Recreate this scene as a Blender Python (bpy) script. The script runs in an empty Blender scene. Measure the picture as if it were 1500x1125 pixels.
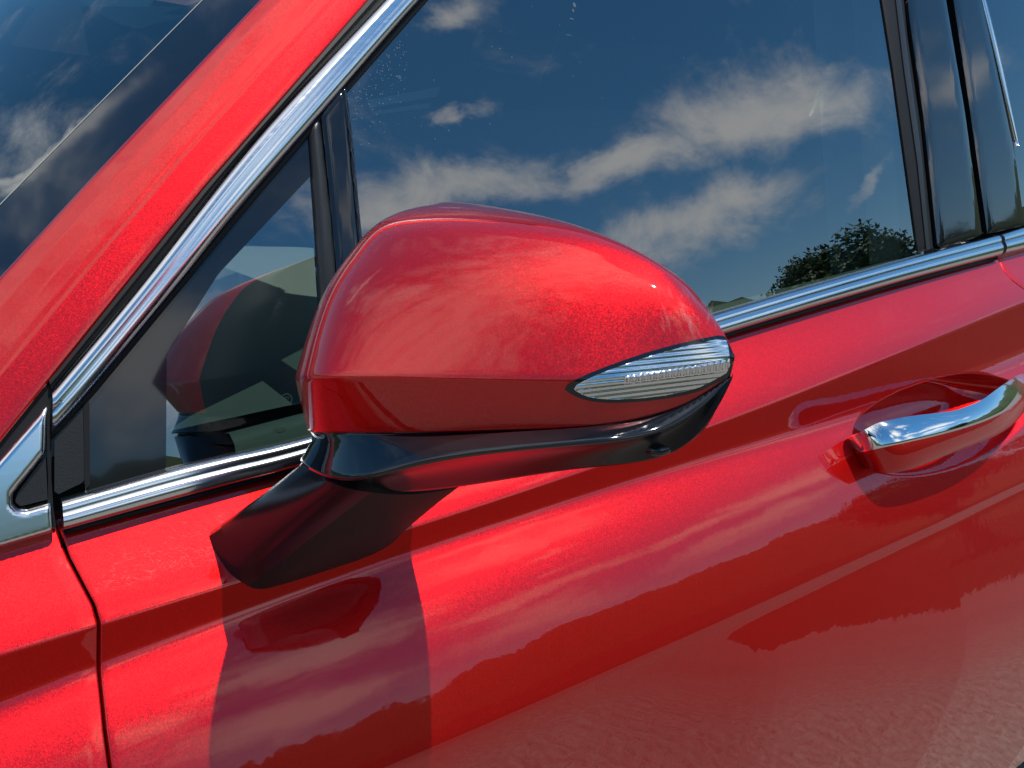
import bpy, math, random
import numpy as np
from math import radians, sin, cos, tan, pi
from mathutils import Vector
from mathutils.bvhtree import BVHTree

random.seed(4); rng = np.random.default_rng(7)
scene = bpy.context.scene
col = scene.collection

# ------------------------------------------------------------------ camera
SC = 1.12                                   # model units -> metres about the belt point
P0 = np.array([0., 0., .95])
def world(V): return P0 + SC * (np.asarray(V, float) - P0)
FPX, PSI, PIT = 1177., radians(36), radians(19)
CF = np.array([cos(PIT)*sin(PSI), cos(PIT)*cos(PSI), -sin(PIT)])
CR = np.array([cos(PSI), -sin(PSI), 0.])
CU = np.cross(CR, CF)
CC = np.array([-.027, -.446, 1.157])
cam = bpy.data.objects.new('camera', bpy.data.cameras.new('camera')); col.objects.link(cam)
cam.data.sensor_width = 36; cam.data.lens = 36*FPX/1500; cam.data.clip_start = .01; cam.data.clip_end = 6000
from mathutils import Matrix
cam.matrix_world = Matrix(((CR[0], CU[0], -CF[0], world(CC)[0]), (CR[1], CU[1], -CF[1], world(CC)[1]), (CR[2], CU[2], -CF[2], world(CC)[2]), (0, 0, 0, 1)))
scene.camera = cam

# ------------------------------------------------------------------ light
SUN = np.array([.20, -.285, .94]); SUN /= np.linalg.norm(SUN)
sun = bpy.data.objects.new('sun', bpy.data.lights.new('sun', 'SUN')); col.objects.link(sun)
sun.data.energy = 5; sun.data.angle = radians(.5); sun.data.color = (1, .96, .9)
sun.rotation_euler = Vector(SUN).to_track_quat('Z', 'Y').to_euler()
scene.view_settings.view_transform = 'Standard'; scene.view_settings.look = 'None'
scene.view_settings.exposure = 0; scene.view_settings.gamma = 1
scene.cycles.max_bounces = 10; scene.cycles.transparent_max_bounces = 12
scene.cycles.use_denoising = True; scene.cycles.blur_glossy = 1.; scene.cycles.caustics_reflective = False; scene.cycles.sample_clamp_indirect = 4

def N(nt, t, **kw):
    n = nt.nodes.new(t)
    for k, v in kw.items():
        if k == 'inp':
            for a, b in v.items(): n.inputs[a].default_value = b
        else: setattr(n, k, v)
    return n
def L(nt, a, b): nt.links.new(a, b)

w = bpy.data.worlds.new('World'); scene.world = w; w.use_nodes = True
nt = w.node_tree; nt.nodes.clear()
sky = N(nt, 'ShaderNodeTexSky', sky_type='NISHITA', sun_disc=False, sun_elevation=math.asin(SUN[2]),
        sun_rotation=math.atan2(SUN[0], SUN[1]), air_density=1.0, dust_density=.1, ozone_density=3.0)
hsv = N(nt, 'ShaderNodeHueSaturation', inp={'Saturation': 1.28, 'Value': 1.2, 'Hue': .492}); L(nt, sky.outputs[0], hsv.inputs['Color'])
CLOUDS = []                                  # filled below: (direction, half-width, half-height, weight)

# ------------------------------------------------------------------ geometry helpers
def ray(x, y): return CF + (x-750)/FPX*CR - (y-562.5)/FPX*CU
def onY(x, y, Y): d = ray(x, y); return CC + (Y-CC[1])/d[1]*d
def onX(x, y, X): d = ray(x, y); return CC + (X-CC[0])/d[0]*d
def onZ(x, y, Z): d = ray(x, y); return CC + (Z-CC[2])/d[2]*d

def mk(name, V, F, mat, parent=None, smooth=True, scale=True, label=None, category=None, group=None, kind=None, autosmooth=None):
    V = np.asarray(V, float)
    if scale: V = world(V)
    me = bpy.data.meshes.new(name); me.from_pydata(V.tolist(), [], [tuple(int(i) for i in f) for f in F]); me.update()
    if smooth:
        me.polygons.foreach_set('use_smooth', [True]*len(me.polygons))
        if autosmooth: me.set_sharp_from_angle(angle=radians(autosmooth))
    if mat: me.materials.append(mat)
    o = bpy.data.objects.new(name, me); col.objects.link(o)
    if parent: o.parent = parent
    tag(o, label, category, group, kind)
    return o
def tag(o, label=None, category=None, group=None, kind=None):
    for k, v in (('label', label), ('category', category), ('group', group), ('kind', kind)):
        if v: o[k] = v
def empty(name, loc, label, category):
    o = bpy.data.objects.new(name, None); col.objects.link(o); o.location = (0, 0, 0); tag(o, label, category); return o

def gridF(n, m, close=False, flip=False, base=0):
    F = []
    for i in range(n-1):
        for j in range(m if close else m-1):
            a, b, c, d = i*m+j, i*m+(j+1) % m, (i+1)*m+(j+1) % m, (i+1)*m+j
            F.append((base+a, base+d, base+c, base+b) if flip else (base+a, base+b, base+c, base+d))
    return F

def resample(P, n, smooth=True):
    P = np.asarray(P, float)
    if smooth and len(P) > 2:                # chord Catmull-Rom, dense, then even arc length
        Q = []
        E = np.vstack([2*P[0]-P[1], P, 2*P[-1]-P[-2]])
        for i in range(1, len(E)-2):
            for t in np.linspace(0, 1, 24, endpoint=False):
                p0, p1, p2, p3 = E[i-1:i+3]
                Q.append(.5*((2*p1)+(-p0+p2)*t+(2*p0-5*p1+4*p2-p3)*t*t+(-p0+3*p1-3*p2+p3)*t**3))
        Q.append(P[-1]); P = np.array(Q)
    s = np.r_[0, np.cumsum(np.linalg.norm(np.diff(P, axis=0), axis=1))]
    u = np.linspace(0, s[-1], n)
    return np.stack([np.interp(u, s, P[:, k]) for k in range(P.shape[1])], 1)

def bsp(ctrl, n):
    """clamped cubic B-spline through a control array (k, ...) sampled n times"""
    ctrl = np.asarray(ctrl, float); k = len(ctrl); deg = min(3, k-1)
    T = np.r_[[0]*deg, np.linspace(0, 1, k-deg+1), [1]*deg]
    out = np.zeros((n,)+ctrl.shape[1:])
    for a, t in enumerate(np.linspace(0, 1, n)):
        t = min(t, 1-1e-9)
        B = np.array([1. if T[i] <= t < T[i+1] else 0. for i in range(len(T)-1)])
        for d in range(1, deg+1):
            B2 = np.zeros(len(B)-1)
            for i in range(len(B2)):
                x = (t-T[i])/(T[i+d]-T[i])*B[i] if T[i+d] > T[i] else 0
                y = (T[i+d+1]-t)/(T[i+d+1]-T[i+1])*B[i+1] if T[i+d+1] > T[i+1] else 0
                B2[i] = x+y
            B = B2
        out[a] = np.tensordot(B, ctrl, 1)
    return out

def chaikin(P, it=2, q=.25):
    P = np.asarray(P, float)
    for _ in range(it):
        nx = np.roll(P, -1, 0)
        P = np.stack([P*(1-q)+nx*q, P*q+nx*(1-q)], 1).reshape(-1, P.shape[1])
    return P

def sdpoly(pts, poly):
    """signed distance to polygon, positive inside"""
    pts = np.asarray(pts, float); poly = np.asarray(poly, float)
    d = np.full(len(pts), 1e9); ins = np.zeros(len(pts), bool)
    for i in range(len(poly)):
        a, b = poly[i], poly[(i+1) % len(poly)]
        ab = b-a; t = np.clip(((pts-a)@ab)/(ab@ab+1e-12), 0, 1)
        d = np.minimum(d, np.linalg.norm(pts-(a+t[:, None]*ab), axis=1))
        c = ((a[1] > pts[:, 1]) != (b[1] > pts[:, 1]))
        xx = (b[0]-a[0])*(pts[:, 1]-a[1])/((b[1]-a[1]) if abs(b[1]-a[1]) > 1e-12 else 1e-12)+a[0]
        ins ^= c & (pts[:, 0] < xx)
    return np.where(ins, d, -d)

def polygrid(poly, step):
    """triangles filling a 2-D polygon, cut cleanly at its edge"""
    poly = np.asarray(poly, float)
    lo, hi = poly.min(0)-step, poly.max(0)+step
    nx, ny = int((hi[0]-lo[0])/step)+2, int((hi[1]-lo[1])/step)+2
    gx, gy = np.meshgrid(lo[0]+np.arange(nx)*step, lo[1]+np.arange(ny)*step)
    P = np.stack([gx.ravel(), gy.ravel()], 1); f = sdpoly(P, poly)
    P = list(map(tuple, P)); F = []; cache = {}
    def cut(a, b):
        k = (min(a, b), max(a, b))
        if k not in cache:
            t = f[a]/(f[a]-f[b]); P.append(tuple(np.array(P[a])*(1-t)+np.array(P[b])*t)); cache[k] = len(P)-1
        return cache[k]
    for j in range(ny-1):
        for i in range(nx-1):
            q = [j*nx+i, j*nx+i+1, (j+1)*nx+i+1, (j+1)*nx+i]
            if all(f[k] > 0 for k in q): F.append(tuple(q)); continue
            if all(f[k] <= 0 for k in q): continue
            out = []
            for a, b in zip(q, q[1:]+q[:1]):
                if f[a] > 0: out.append(a)
                if (f[a] > 0) != (f[b] > 0): out.append(cut(a, b))
            if len(out) >= 3: F.append(tuple(out))
    used = sorted({i for fc in F for i in fc}); mp = {o: n for n, o in enumerate(used)}
    return np.array([P[i] for i in used]), [tuple(mp[i] for i in fc) for fc in F]

def pxpatch(name, poly, cast, off, mat, parent, step=6, thick=.002, bulge=None, label=None, bevel=0):
    """a thin plate on a surface: polygon in photograph pixels, cast(px,py) -> point, outward normal"""
    P, F = polygrid(poly, step)
    sd = sdpoly(P, poly)
    V, W = [], []
    for k, (x, y) in enumerate(P):
        p, n = cast(x, y)
        o = off
        if bevel: o -= bevel*max(0, 1-sd[k]/6.)**2
        if bulge: o += bulge(x, y)
        V.append(p+n*o); W.append(p+n*(o-thick))
    cnt = {}
    for fc in F:
        for a, b in zip(fc, fc[1:]+fc[:1]): cnt[(a, b)] = 1
    edge = [(a, b) for (a, b) in cnt if (b, a) not in cnt]
    V = V+W; n0 = len(P); F = list(F)
    V2 = []
    mp = {}
    for a, b in edge:                         # separate rim vertices keep the front face's normals clean
        for i in (a, b):
            if i not in mp: mp[i] = len(V)+len(V2); V2.append(V[i])
    V = V+V2
    for a, b in edge: F.append((mp[b], mp[a], n0+a, n0+b))
    return mk(name, V, [f[::-1] for f in F], mat, parent, label=label)

# ------------------------------------------------------------------ materials
def mat(name, color, rough=.5, metal=0, coat=0, coatr=.03, spec=.5, build=None, ior=1.5):
    m = bpy.data.materials.new(name); m.use_nodes = True; nt = m.node_tree
    b = nt.nodes['Principled BSDF']
    b.inputs['Base Color'].default_value = (*color, 1); b.inputs['Roughness'].default_value = rough
    b.inputs['Metallic'].default_value = metal; b.inputs['Coat Weight'].default_value = coat
    b.inputs['Coat Roughness'].default_value = coatr; b.inputs['Specular IOR Level'].default_value = spec; b.inputs['IOR'].default_value = ior
    if build: build(nt, b)
    return m
def obj_coord(nt): return N(nt, 'ShaderNodeTexCoord').outputs['Object']

def b_paint(nt, b):
    b.inputs['Coat IOR'].default_value = 1.58
    co = obj_coord(nt)
    vo = N(nt, 'ShaderNodeTexVoronoi', inp={'Scale': 2000.}); L(nt, co, vo.inputs['Vector'])
    sub = N(nt, 'ShaderNodeVectorMath', operation='SUBTRACT'); L(nt, vo.outputs['Color'], sub.inputs[0]); sub.inputs[1].default_value = (.5, .5, .5)
    scl = N(nt, 'ShaderNodeVectorMath', operation='SCALE'); L(nt, sub.outputs[0], scl.inputs[0]); scl.inputs['Scale'].default_value = .17
    ge = N(nt, 'ShaderNodeNewGeometry')
    add = N(nt, 'ShaderNodeVectorMath', operation='ADD'); L(nt, ge.outputs['Normal'], add.inputs[0]); L(nt, scl.outputs[0], add.inputs[1])
    nor = N(nt, 'ShaderNodeVectorMath', operation='NORMALIZE'); L(nt, add.outputs[0], nor.inputs[0])
    L(nt, nor.outputs[0], b.inputs['Normal'])
    no = N(nt, 'ShaderNodeTexNoise', inp={'Scale': 55., 'Detail': 2.}); L(nt, co, no.inputs['Vector'])
    bp = N(nt, 'ShaderNodeBump', inp={'Strength': .05, 'Distance': .002}); L(nt, no.outputs[0], bp.inputs['Height'])
    L(nt, bp.outputs[0], b.inputs['Coat Normal'])
    mp = N(nt, 'ShaderNodeMapping', inp={'Scale': (90, 90, 22), 'Rotation': (.2, .5, .3)}); L(nt, co, mp.inputs['Vector'])
    sm = N(nt, 'ShaderNodeTexNoise', inp={'Scale': 1., 'Detail': 5., 'Roughness': .7}); L(nt, mp.outputs[0], sm.inputs['Vector'])
    rr = N(nt, 'ShaderNodeMapRange', inp={'From Min': .52, 'From Max': .8, 'To Min': .028, 'To Max': .12}); L(nt, sm.outputs[0], rr.inputs['Value'])
    L(nt, rr.outputs[0], b.inputs['Coat Roughness'])
PAINT = mat('red_metallic_paint', (.58, .004, .004), .49, .95, 1, .025, build=b_paint)
CHROME = mat('chrome', (.78, .79, .8), .06, 1)
def b_satin(nt, b):
    co = obj_coord(nt)
    mp = N(nt, 'ShaderNodeMapping', inp={'Scale': (8, 400, 400)}); L(nt, co, mp.inputs['Vector'])
    no = N(nt, 'ShaderNodeTexNoise', inp={'Scale': 1., 'Detail': 3.}); L(nt, mp.outputs[0], no.inputs['Vector'])
    r = N(nt, 'ShaderNodeMapRange', inp={'To Min': .1, 'To Max': .24}); L(nt, no.outputs[0], r.inputs['Value']); L(nt, r.outputs[0], b.inputs['Roughness'])
TRIM = mat('polished_trim', (.72, .74, .76), .1, 1, build=b_satin)
GLOSSB = mat('gloss_black', (.006, .007, .01), .06, 0, .3, .02)
def b_plastic(nt, b):
    co = obj_coord(nt)
    no = N(nt, 'ShaderNodeTexNoise', inp={'Scale': 900., 'Detail': 2.}); L(nt, co, no.inputs['Vector'])
    bp = N(nt, 'ShaderNodeBump', inp={'Strength': .25, 'Distance': .0006}); L(nt, no.outputs[0], bp.inputs['Height']); L(nt, bp.outputs[0], b.inputs['Normal'])
ARMB = mat('satin_black', (.008, .008, .010), .2, spec=.25)
PLASTIC = mat('black_plastic', (.014, .014, .015), .38, build=b_plastic)
RUBBER = mat('rubber', (.008, .008, .009), .55, spec=.3)
DARK = mat('dark_inner_metal', (.01, .01, .011), .7, spec=.2)
MIRROR = mat('mirror_silver', (.85, .86, .88), .01, 1)
DASH = mat('dash_vinyl', (.22, .24, .22), .6, build=b_plastic)
CABIN = mat('cabin_lining', (.05, .055, .06), .8)
SEAT = mat('seat_leather', (.05, .05, .055), .55)
BELT = mat('belt_webbing', (.36, .38, .4), .7)
PALE = mat('pale_trim', (.55, .58, .55), .5)
REFL = mat('lamp_reflector', (.8, .82, .84), .12, 1)

def glass(name, tint, ior, rough=.0, build=None):
    m = bpy.data.materials.new(name); m.use_nodes = True; nt = m.node_tree; nt.nodes.clear()
    o = N(nt, 'ShaderNodeOutputMaterial'); mx = N(nt, 'ShaderNodeMixShader')
    tr = N(nt, 'ShaderNodeBsdfTransparent', inp={'Color': (*tint, 1)}); gl = N(nt, 'ShaderNodeBsdfGlossy', inp={'Roughness': rough, 'Color': (1, 1, 1, 1)})
    f0 = ((ior-1)/(ior+1))**2                  # Schlick, the same from both sides of the pane
    lw = N(nt, 'ShaderNodeLayerWeight', inp={'Blend': .5}); pw = N(nt, 'ShaderNodeMath', operation='POWER', inp={1: 5.}); L(nt, lw.outputs['Facing'], pw.inputs[0])
    ma = N(nt, 'ShaderNodeMath', operation='MULTIPLY_ADD', inp={1: 1-f0, 2: f0}); L(nt, pw.outputs[0], ma.inputs[0])
    L(nt, ma.outputs[0], mx.inputs[0]); L(nt, tr.outputs[0], mx.inputs[1]); L(nt, gl.outputs[0], mx.inputs[2]); L(nt, mx.outputs[0], o.inputs[0])
    return m
GLASS = glass('tinted_window_glass', (.32, .42, .39), 2.7)
GLASSD = glass('dark_privacy_glass', (.03, .04, .045), 1.6)
GLASSW = glass('windscreen_glass', (.42, .5, .46), 2.5)
CLEAR = glass('clear_lens', (.96, .97, .97), 1.5)

def b_asphalt(nt, b):
    co = obj_coord(nt)
    n1 = N(nt, 'ShaderNodeTexNoise', inp={'Scale': 75., 'Detail': 4., 'Roughness': .75}); L(nt, co, n1.inputs['Vector'])
    n2 = N(nt, 'ShaderNodeTexNoise', inp={'Scale': .6, 'Detail': 4.}); L(nt, co, n2.inputs['Vector'])
    c1 = N(nt, 'ShaderNodeValToRGB'); c1.color_ramp.elements[0].position = .3; c1.color_ramp.elements[1].position = .72
    c1.color_ramp.elements[0].color = (.05, .045, .04, 1); c1.color_ramp.elements[1].color = (.34, .30, .26, 1)
    L(nt, n1.outputs[0], c1.inputs[0])
    mx = N(nt, 'ShaderNodeMix', data_type='RGBA', blend_type='MULTIPLY', inp={0: .5}); L(nt, c1.outputs[0], mx.inputs[6]); L(nt, n2.outputs[0], mx.inputs[7])
    L(nt, mx.outputs[2], b.inputs['Base Color'])
    bp = N(nt, 'ShaderNodeBump', inp={'Strength': .6, 'Distance': .004}); L(nt, n1.outputs[0], bp.inputs['Height']); L(nt, bp.outputs[0], b.inputs['Normal'])
ASPH = mat('asphalt', (.17, .16, .14), .85, build=b_asphalt)
def b_hill(nt, b):
    co = obj_coord(nt)
    n1 = N(nt, 'ShaderNodeTexNoise', inp={'Scale': .9, 'Detail': 9.}); L(nt, co, n1.inputs['Vector'])
    c1 = N(nt, 'ShaderNodeValToRGB'); c1.color_ramp.elements[0].color = (.015, .028, .012, 1); c1.color_ramp.elements[1].color = (.06, .085, .035, 1)
    L(nt, n1.outputs[0], c1.inputs[0]); L(nt, c1.outputs[0], b.inputs['Base Color'])
HILL = mat('wooded_hill', (.04, .06, .02), .9, spec=.1, build=b_hill)
LEAF = mat('leaf', (.05, .09, .025), .6, spec=.2)
BARK = mat('bark', (.09, .07, .05), .9)
WHITE = mat('road_paint', (.75, .75, .72), .7)

# ------------------------------------------------------------------ setting
R_ = 3000.
mk('ground', [(-R_, -R_, 0), (R_, -R_, 0), (R_, R_, 0), (-R_, R_, 0)], [(0, 1, 2, 3)], ASPH, scale=False, smooth=False, kind='structure')
VERGE = mat('dark_grass', (.018, .026, .011), .95, spec=.05)
mk('verge', [(-R_, -R_, .012), (R_, -R_, .012), (R_, -3.9, .012), (-R_, -3.9, .012)], [(0, 1, 2, 3)], VERGE, scale=False, smooth=False, kind='structure')
az = np.linspace(0, 2*pi, 361)[:-1]
def ridge(a): return 92+14*np.sin(a*3+.6)+9*np.sin(a*7+2)+6*np.sin(a*17+1)+4*np.sin(a*41)
hv = []
for k, (rr, fz) in enumerate([(420, -.05), (520, .45), (700, 1.), (950, .8)]):
    for a in az:
        j = 1+.06*sin(a*53+k)+.04*sin(a*131+2*k)
        hv.append((rr*cos(a), rr*sin(a), ridge(a)*fz*j+rng.normal()*1.6*(k > 0)))
mk('hills', hv, gridF(4, 360, close=True), HILL, scale=False, kind='structure')

# ------------------------------------------------------------------ car side: door skin profile
car = empty('car', (0, 0, 0), 'glossy red metallic car with chrome window trim and black mirror arm', 'car')

LB = dict(  # body lines in photograph pixels
    A=[(-120, 832), (0, 800), (85, 777), (300, 719), (430, 683), (1060, 489), (1300, 418), (1460, 375), (1500, 366)],
    B=[(-100, 990), (0, 955), (140, 904), (330, 858), (640, 766), (1080, 612), (1200, 565), (1400, 485), (1500, 442)],
    C=[(-100, 1085), (0, 1040), (160, 968), (290, 928), (640, 806), (870, 730), (1000, 690), (1250, 616), (1500, 530)],
    E=[(650, 1090), (840, 1010), (1000, 940), (1200, 860), (1340, 800)])
XS = np.linspace(-1.3, 2.6, 196)
ylin = {'A': 0*XS, 'B': 0*XS-.045, 'C': 0*XS-.042, 'E': 0*XS-.105}
zlin = {}
def solve_lines():
    for k, pl in LB.items():
        pts = []
        for (px, py) in pl:
            Y = ylin[k][0]; 
            for _ in range(12):
                p = onY(px, py, Y); Y = np.interp(p[0], XS, ylin[k])
            pts.append(p)
        pts = np.array(pts)
        deg = {'A': 1, 'B': 4, 'C': 3, 'E': 1}[k]
        co = np.polyfit(pts[:, 0], pts[:, 2], deg)
        lo, hi = pts[:, 0].min(), pts[:, 0].max()
        z = np.polyval(co, np.clip(XS, lo, hi))
        dlo = np.polyval(np.polyder(co), lo); dhi = np.polyval(np.polyder(co), hi)
        z += np.where(XS < lo, (XS-lo)*(dlo if k in 'AE' else .02), 0)+np.where(XS > hi, (XS-hi)*(dhi if k in 'AE' else .05), 0)
        if k == 'E': z = np.where(XS < 0, np.interp(0, XS, z)+(XS)*.01, z); z = np.where(XS > 1.3, np.interp(1.3, XS, z), z)
        zlin[k] = z
# rows: fraction inside each segment and the elevation angle of the normal there
nAB, nBC, nCE, nEF = 26, 32, 88, 60
def rows(X):
    """z and normal elevation per row at station X"""
    zA, zB, zC, zE = (np.interp(X, XS, zlin[k]) for k in 'ABCE')
    z0 = .30
    f = np.linspace(0, 1, nAB, endpoint=False); f1 = 1-(1-f)**2.2
    zAB = zA+(zB-zA)*f1; aAB = 40+8*np.sin(pi*f1)-3*f1
    aAB = np.where(f1 > .97, 37-(f1-.97)/.03*14, aAB)
    g = np.linspace(0, 1, nBC, endpoint=False); zBC = zB+(zC-zB)*g
    aBC = np.interp(g, [0, .05, .3, .75, 1], [22, 10, 10, 13, 36])
    aH = np.interp(X, [.1, .3, .54, .72, 1.], [21.6, 21, 22.6, 25.2, 26.5])
    h = np.linspace(0, 1, nCE, endpoint=False); zCE = zC+(zE-zC)*h
    aCE = np.interp(h, [0, .06, .15, .36, .63, .96, 1], [38, 47, 45, 35, aH+4.2, aH+.8, aH-2])
    e = np.linspace(0, 1, nEF)**1.7; zEF = zE+(z0-zE)*e
    fade = np.clip((X-.22)/.25, 0, 1); fade = fade*fade*(3-2*fade)
    drop = (zE-zEF)
    sharp = np.interp(drop, [0, .005, .03, .25], [aH-4, -3, -11, -13])
    dd = np.interp(X, [.3, .45, .72, 1.0], [.008, .035, .083, .115])
    soft = np.interp(drop, [0, .003, .007, .013, dd*.9+.012, dd*1.2+.012, dd*1.25+.06, .35], [aH-3, aH-13, aH-10, aH+1, aH-3, aH-16, -8, -13])
    aEF = sharp*(1-fade)+soft*fade
    return np.r_[zAB, zBC, zCE, zEF], np.r_[aAB, aBC, aCE, aEF]
def integ(z, a):
    t = np.tan(np.radians(a)); y = np.zeros(len(z))
    y[1:] = -np.cumsum((z[:-1]-z[1:])*.5*(t[1:]+t[:-1])); return y
for it in range(4):
    solve_lines()
    yy = {k: [] for k in 'ABCE'}
    for X in XS:
        z, a = rows(X); y = integ(z, a)
        for k, i in zip('ABCE', (0, nAB, nAB+nBC, nAB+nBC+nCE)): yy[k].append(y[i])
    ylin = {k: np.array(v) for k, v in yy.items()}
NR = nAB+nBC+nCE+nEF
# a table of the profile for fast lookup
TZ = np.zeros((len(XS), NR)); TY = np.zeros((len(XS), NR))
for i, X in enumerate(XS):
    TZ[i], a = rows(X); TY[i] = integ(TZ[i], a)
def row_pts(X):
    k = np.clip(np.searchsorted(XS, X)-1, 0, len(XS)-2); t = (X-XS[k])/(XS[k+1]-XS[k])
    return TY[k]*(1-t)+TY[k+1]*t, TZ[k]*(1-t)+TZ[k+1]*t
def side_y(X, z):
    y, zz = row_pts(X); return np.interp(-z, -zz, y)
def cast_side(px, py):
    Y = -.06
    for _ in range(25):
        p = onY(px, py, Y); Y = .5*Y+.5*side_y(p[0], p[2])
    e = .002
    dx = (side_y(p[0]+e, p[2])-side_y(p[0]-e, p[2]))/(2*e); dz = (side_y(p[0], p[2]+e)-side_y(p[0], p[2]-e))/(2*e)
    n = np.array([dx, -1, dz]); return p, n/np.linalg.norm(n)
def zA(X): return np.interp(X, XS, zlin['A'])

# shut lines, as X per height
def gapline(px):
    P = np.array([cast_side(*q)[0] for q in px]); o = np.argsort(P[:, 2]); return P[o, 2], P[o, 0]
G1 = gapline([(86, 779), (101, 818), (122, 858), (138, 888), (145, 912), (145, 950), (148, 1010), (154, 1070), (162, 1130)])
G2 = gapline([(1462, 376), (1470, 396), (1484, 412), (1500, 424), (1540, 470)])
# handle recess
hl, hr_ = cast_side(1247, 655)[0], cast_side(1512, 585)[0]
hT, hB = cast_side(1395, 545)[0], cast_side(1345, 716)[0]
RCX, RCZ = (hl[0]+hr_[0])/2, (hT[2]+hB[2])/2
RA, RB = (hr_[0]-hl[0])/2, (hT[2]-hB[2])/2
print('RECESS', RCX, RCZ, RA, RB)
def recess(X, z):
    s = (hr_[2]-hl[2])/(hr_[0]-hl[0])*.6
    r = np.sqrt(((X-RCX)/RA)**2+((z-RCZ-s*(X-RCX))/RB)**2)
    t = np.clip((1-r)/.55, 0, 1)
    t = t*t/(t+.11)*1.11; t = np.minimum(t, 1)
    return .054*(1-(1-t)**2.4)
def panel(name, g0, g1, x0, x1, parent, mesh_step=.0035, dent=False, label=None):
    """one outer panel between two shut lines (g = (z, X) table or None for a plain X)"""
    gap = .0017
    cols = []
    zmid = TZ[60]
    def edge(g, zz, x): return np.interp(zz, g[0], g[1]) if g is not None else np.full(len(zz), x)
    nvis = int((x1-x0)/mesh_step); S = np.linspace(0, 1, nvis)
    V = []
    for s in S:
        # X of this column differs per row: iterate once on z
        Xc = np.full(NR, x0+(x1-x0)*s); 
        for _ in range(2):
            z = np.array([np.interp(Xc[r], XS, TZ[:, r]) for r in range(NR)])
            a = edge(g0, z, x0)+(gap if g0 is not None else 0); b = edge(g1, z, x1)-(gap if g1 is not None else 0)
            Xc = a+(b-a)*s
        y = np.array([np.interp(Xc[r], XS, TY[:, r]) for r in range(NR)])
        if dent: y = y+recess(Xc, z)
        V.append(np.stack([Xc, y, z], 1))
    V = np.array(V)
    def lip(c, sx):
        out = []
        for dx, dy in ((.0003, .0001), (.0008, .0006), (.0011, .0015), (.0011, .012)):
            q = c.copy(); q[:, 0] += sx*dx; q[:, 1] += dy; out.append(q)
        return np.array(out)
    if g0 is not None: V = np.concatenate([lip(V[0], -1)[::-1], V])
    if g1 is not None: V = np.concatenate([V, lip(V[-1], 1)])
    n = len(V)
    top = V[:, :1].copy(); top[:, :, 1] += .02; top2 = V[:, :1].copy(); top2[:, :, 1] += .0008; top2[:, :, 2] += .0006
    V = np.concatenate([top, top2, V], 1); m = V.shape[1]
    return mk(name, V.reshape(-1, 3), gridF(n, m, flip=False), PAINT, parent, label=label)
fender = panel('front_fender', None, G1, -1.2, .0, car, .008)
door = panel('front_door', G1, G2, .0, 1.1, car, .0024, dent=True)
rdoor = panel('rear_door', G2, None, 1.1, 2.5, car, .014)
# body structure behind the shut lines
mk('body_shell', [(-1.2, .022, .90), (2.5, .022, .98), (2.5, .03, .80), (-1.2, .03, .80), (-1.2, .0, .3), (2.5, .0, .3)], [(0, 1, 2, 3), (3, 2, 5, 4)], DARK, car, smooth=False)

# ------------------------------------------------------------------ glasshouse surface
def gy(X, z): h = z-zA(X)-.02; return tan(radians(15))*h+.20*h*np.abs(h)
def castG(px, py, off=0.):
    Y = .03
    for _ in range(30):
        p = onY(px, py, Y); Y = .5*Y+.5*(gy(p[0], p[2])+off)
    e = .002
    dx = (gy(p[0]+e, p[2])-gy(p[0]-e, p[2]))/(2*e); dz = (gy(p[0], p[2]+e)-gy(p[0], p[2]-e))/(2*e)
    n = np.array([dx, -1, dz]); return p, n/np.linalg.norm(n)
def Gc(px, py): return castG(px, py)

def band(name, railA, railB, prof, mat, parent, n=120, cast=Gc, smooth=True, autosmooth=None, label=None, caps=True):
    """strip between two pixel rails on a surface; prof = [(t across, height)]"""
    A = resample(railA, n, smooth); B = resample(railB, n, smooth)
    V = []
    for a, b in zip(A, B):
        pa, na = cast(*a); pb, nb = cast(*b)
        for t, h in prof: V.append(pa*(1-t)+pb*t+(na*(1-t)+nb*t)*h)
    F = gridF(n, len(prof))
    m = len(prof)
    if caps: F += [tuple(range(m)), tuple((n-1)*m+i for i in range(m))[::-1]]
    return mk(name, V, F, mat, parent, autosmooth=autosmooth, label=label)

def arcprof(h, n=10, base=-.004, e=.0):
    P = [(0, base)]
    for t in np.linspace(0, 1, n): P.append((t, h*(1-abs(2*t-1)**2.4)+e))
    return P+[(1, base)]
BELTP = [(0, -.008), (0, .0015), (.03, .0035), (.1, .0052), (.22, .0062), (.34, .0060), (.36, .0052), (.38, .0060), (.55, .0076), (.75, .0076), (.9, .006), (.97, .004), (1, .001), (1, -.008)]
# belt mouldings (top rail, bottom rail)
bt = [(90, 733), (240, 690), (330, 668), (445, 641), (700, 566), (1060, 456), (1300, 387), (1459, 345)]
bb = [(92, 776), (240, 735), (330, 711), (445, 680), (700, 600), (1060, 489), (1300, 418), (1461, 375)]
band('belt_trim', bt, bb, BELTP, TRIM, door, 160, autosmooth=50)
band('belt_trim', [(1464, 344), (1500, 333), (1600, 306), (1760, 266)], [(1466, 373), (1500, 365), (1600, 336), (1760, 292)], BELTP, TRIM, rdoor, 20, autosmooth=50)
band('belt_seal', [(92, 776), (445, 680), (700, 600), (1060, 489), (1300, 418), (1461, 375)], [(94, 783), (445, 687), (700, 606), (1060, 495), (1300, 423), (1462, 380)], [(0, -.006), (0, .0002), (1, .0002), (1, -.006)], RUBBER, door, 60, smooth=False)
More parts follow.
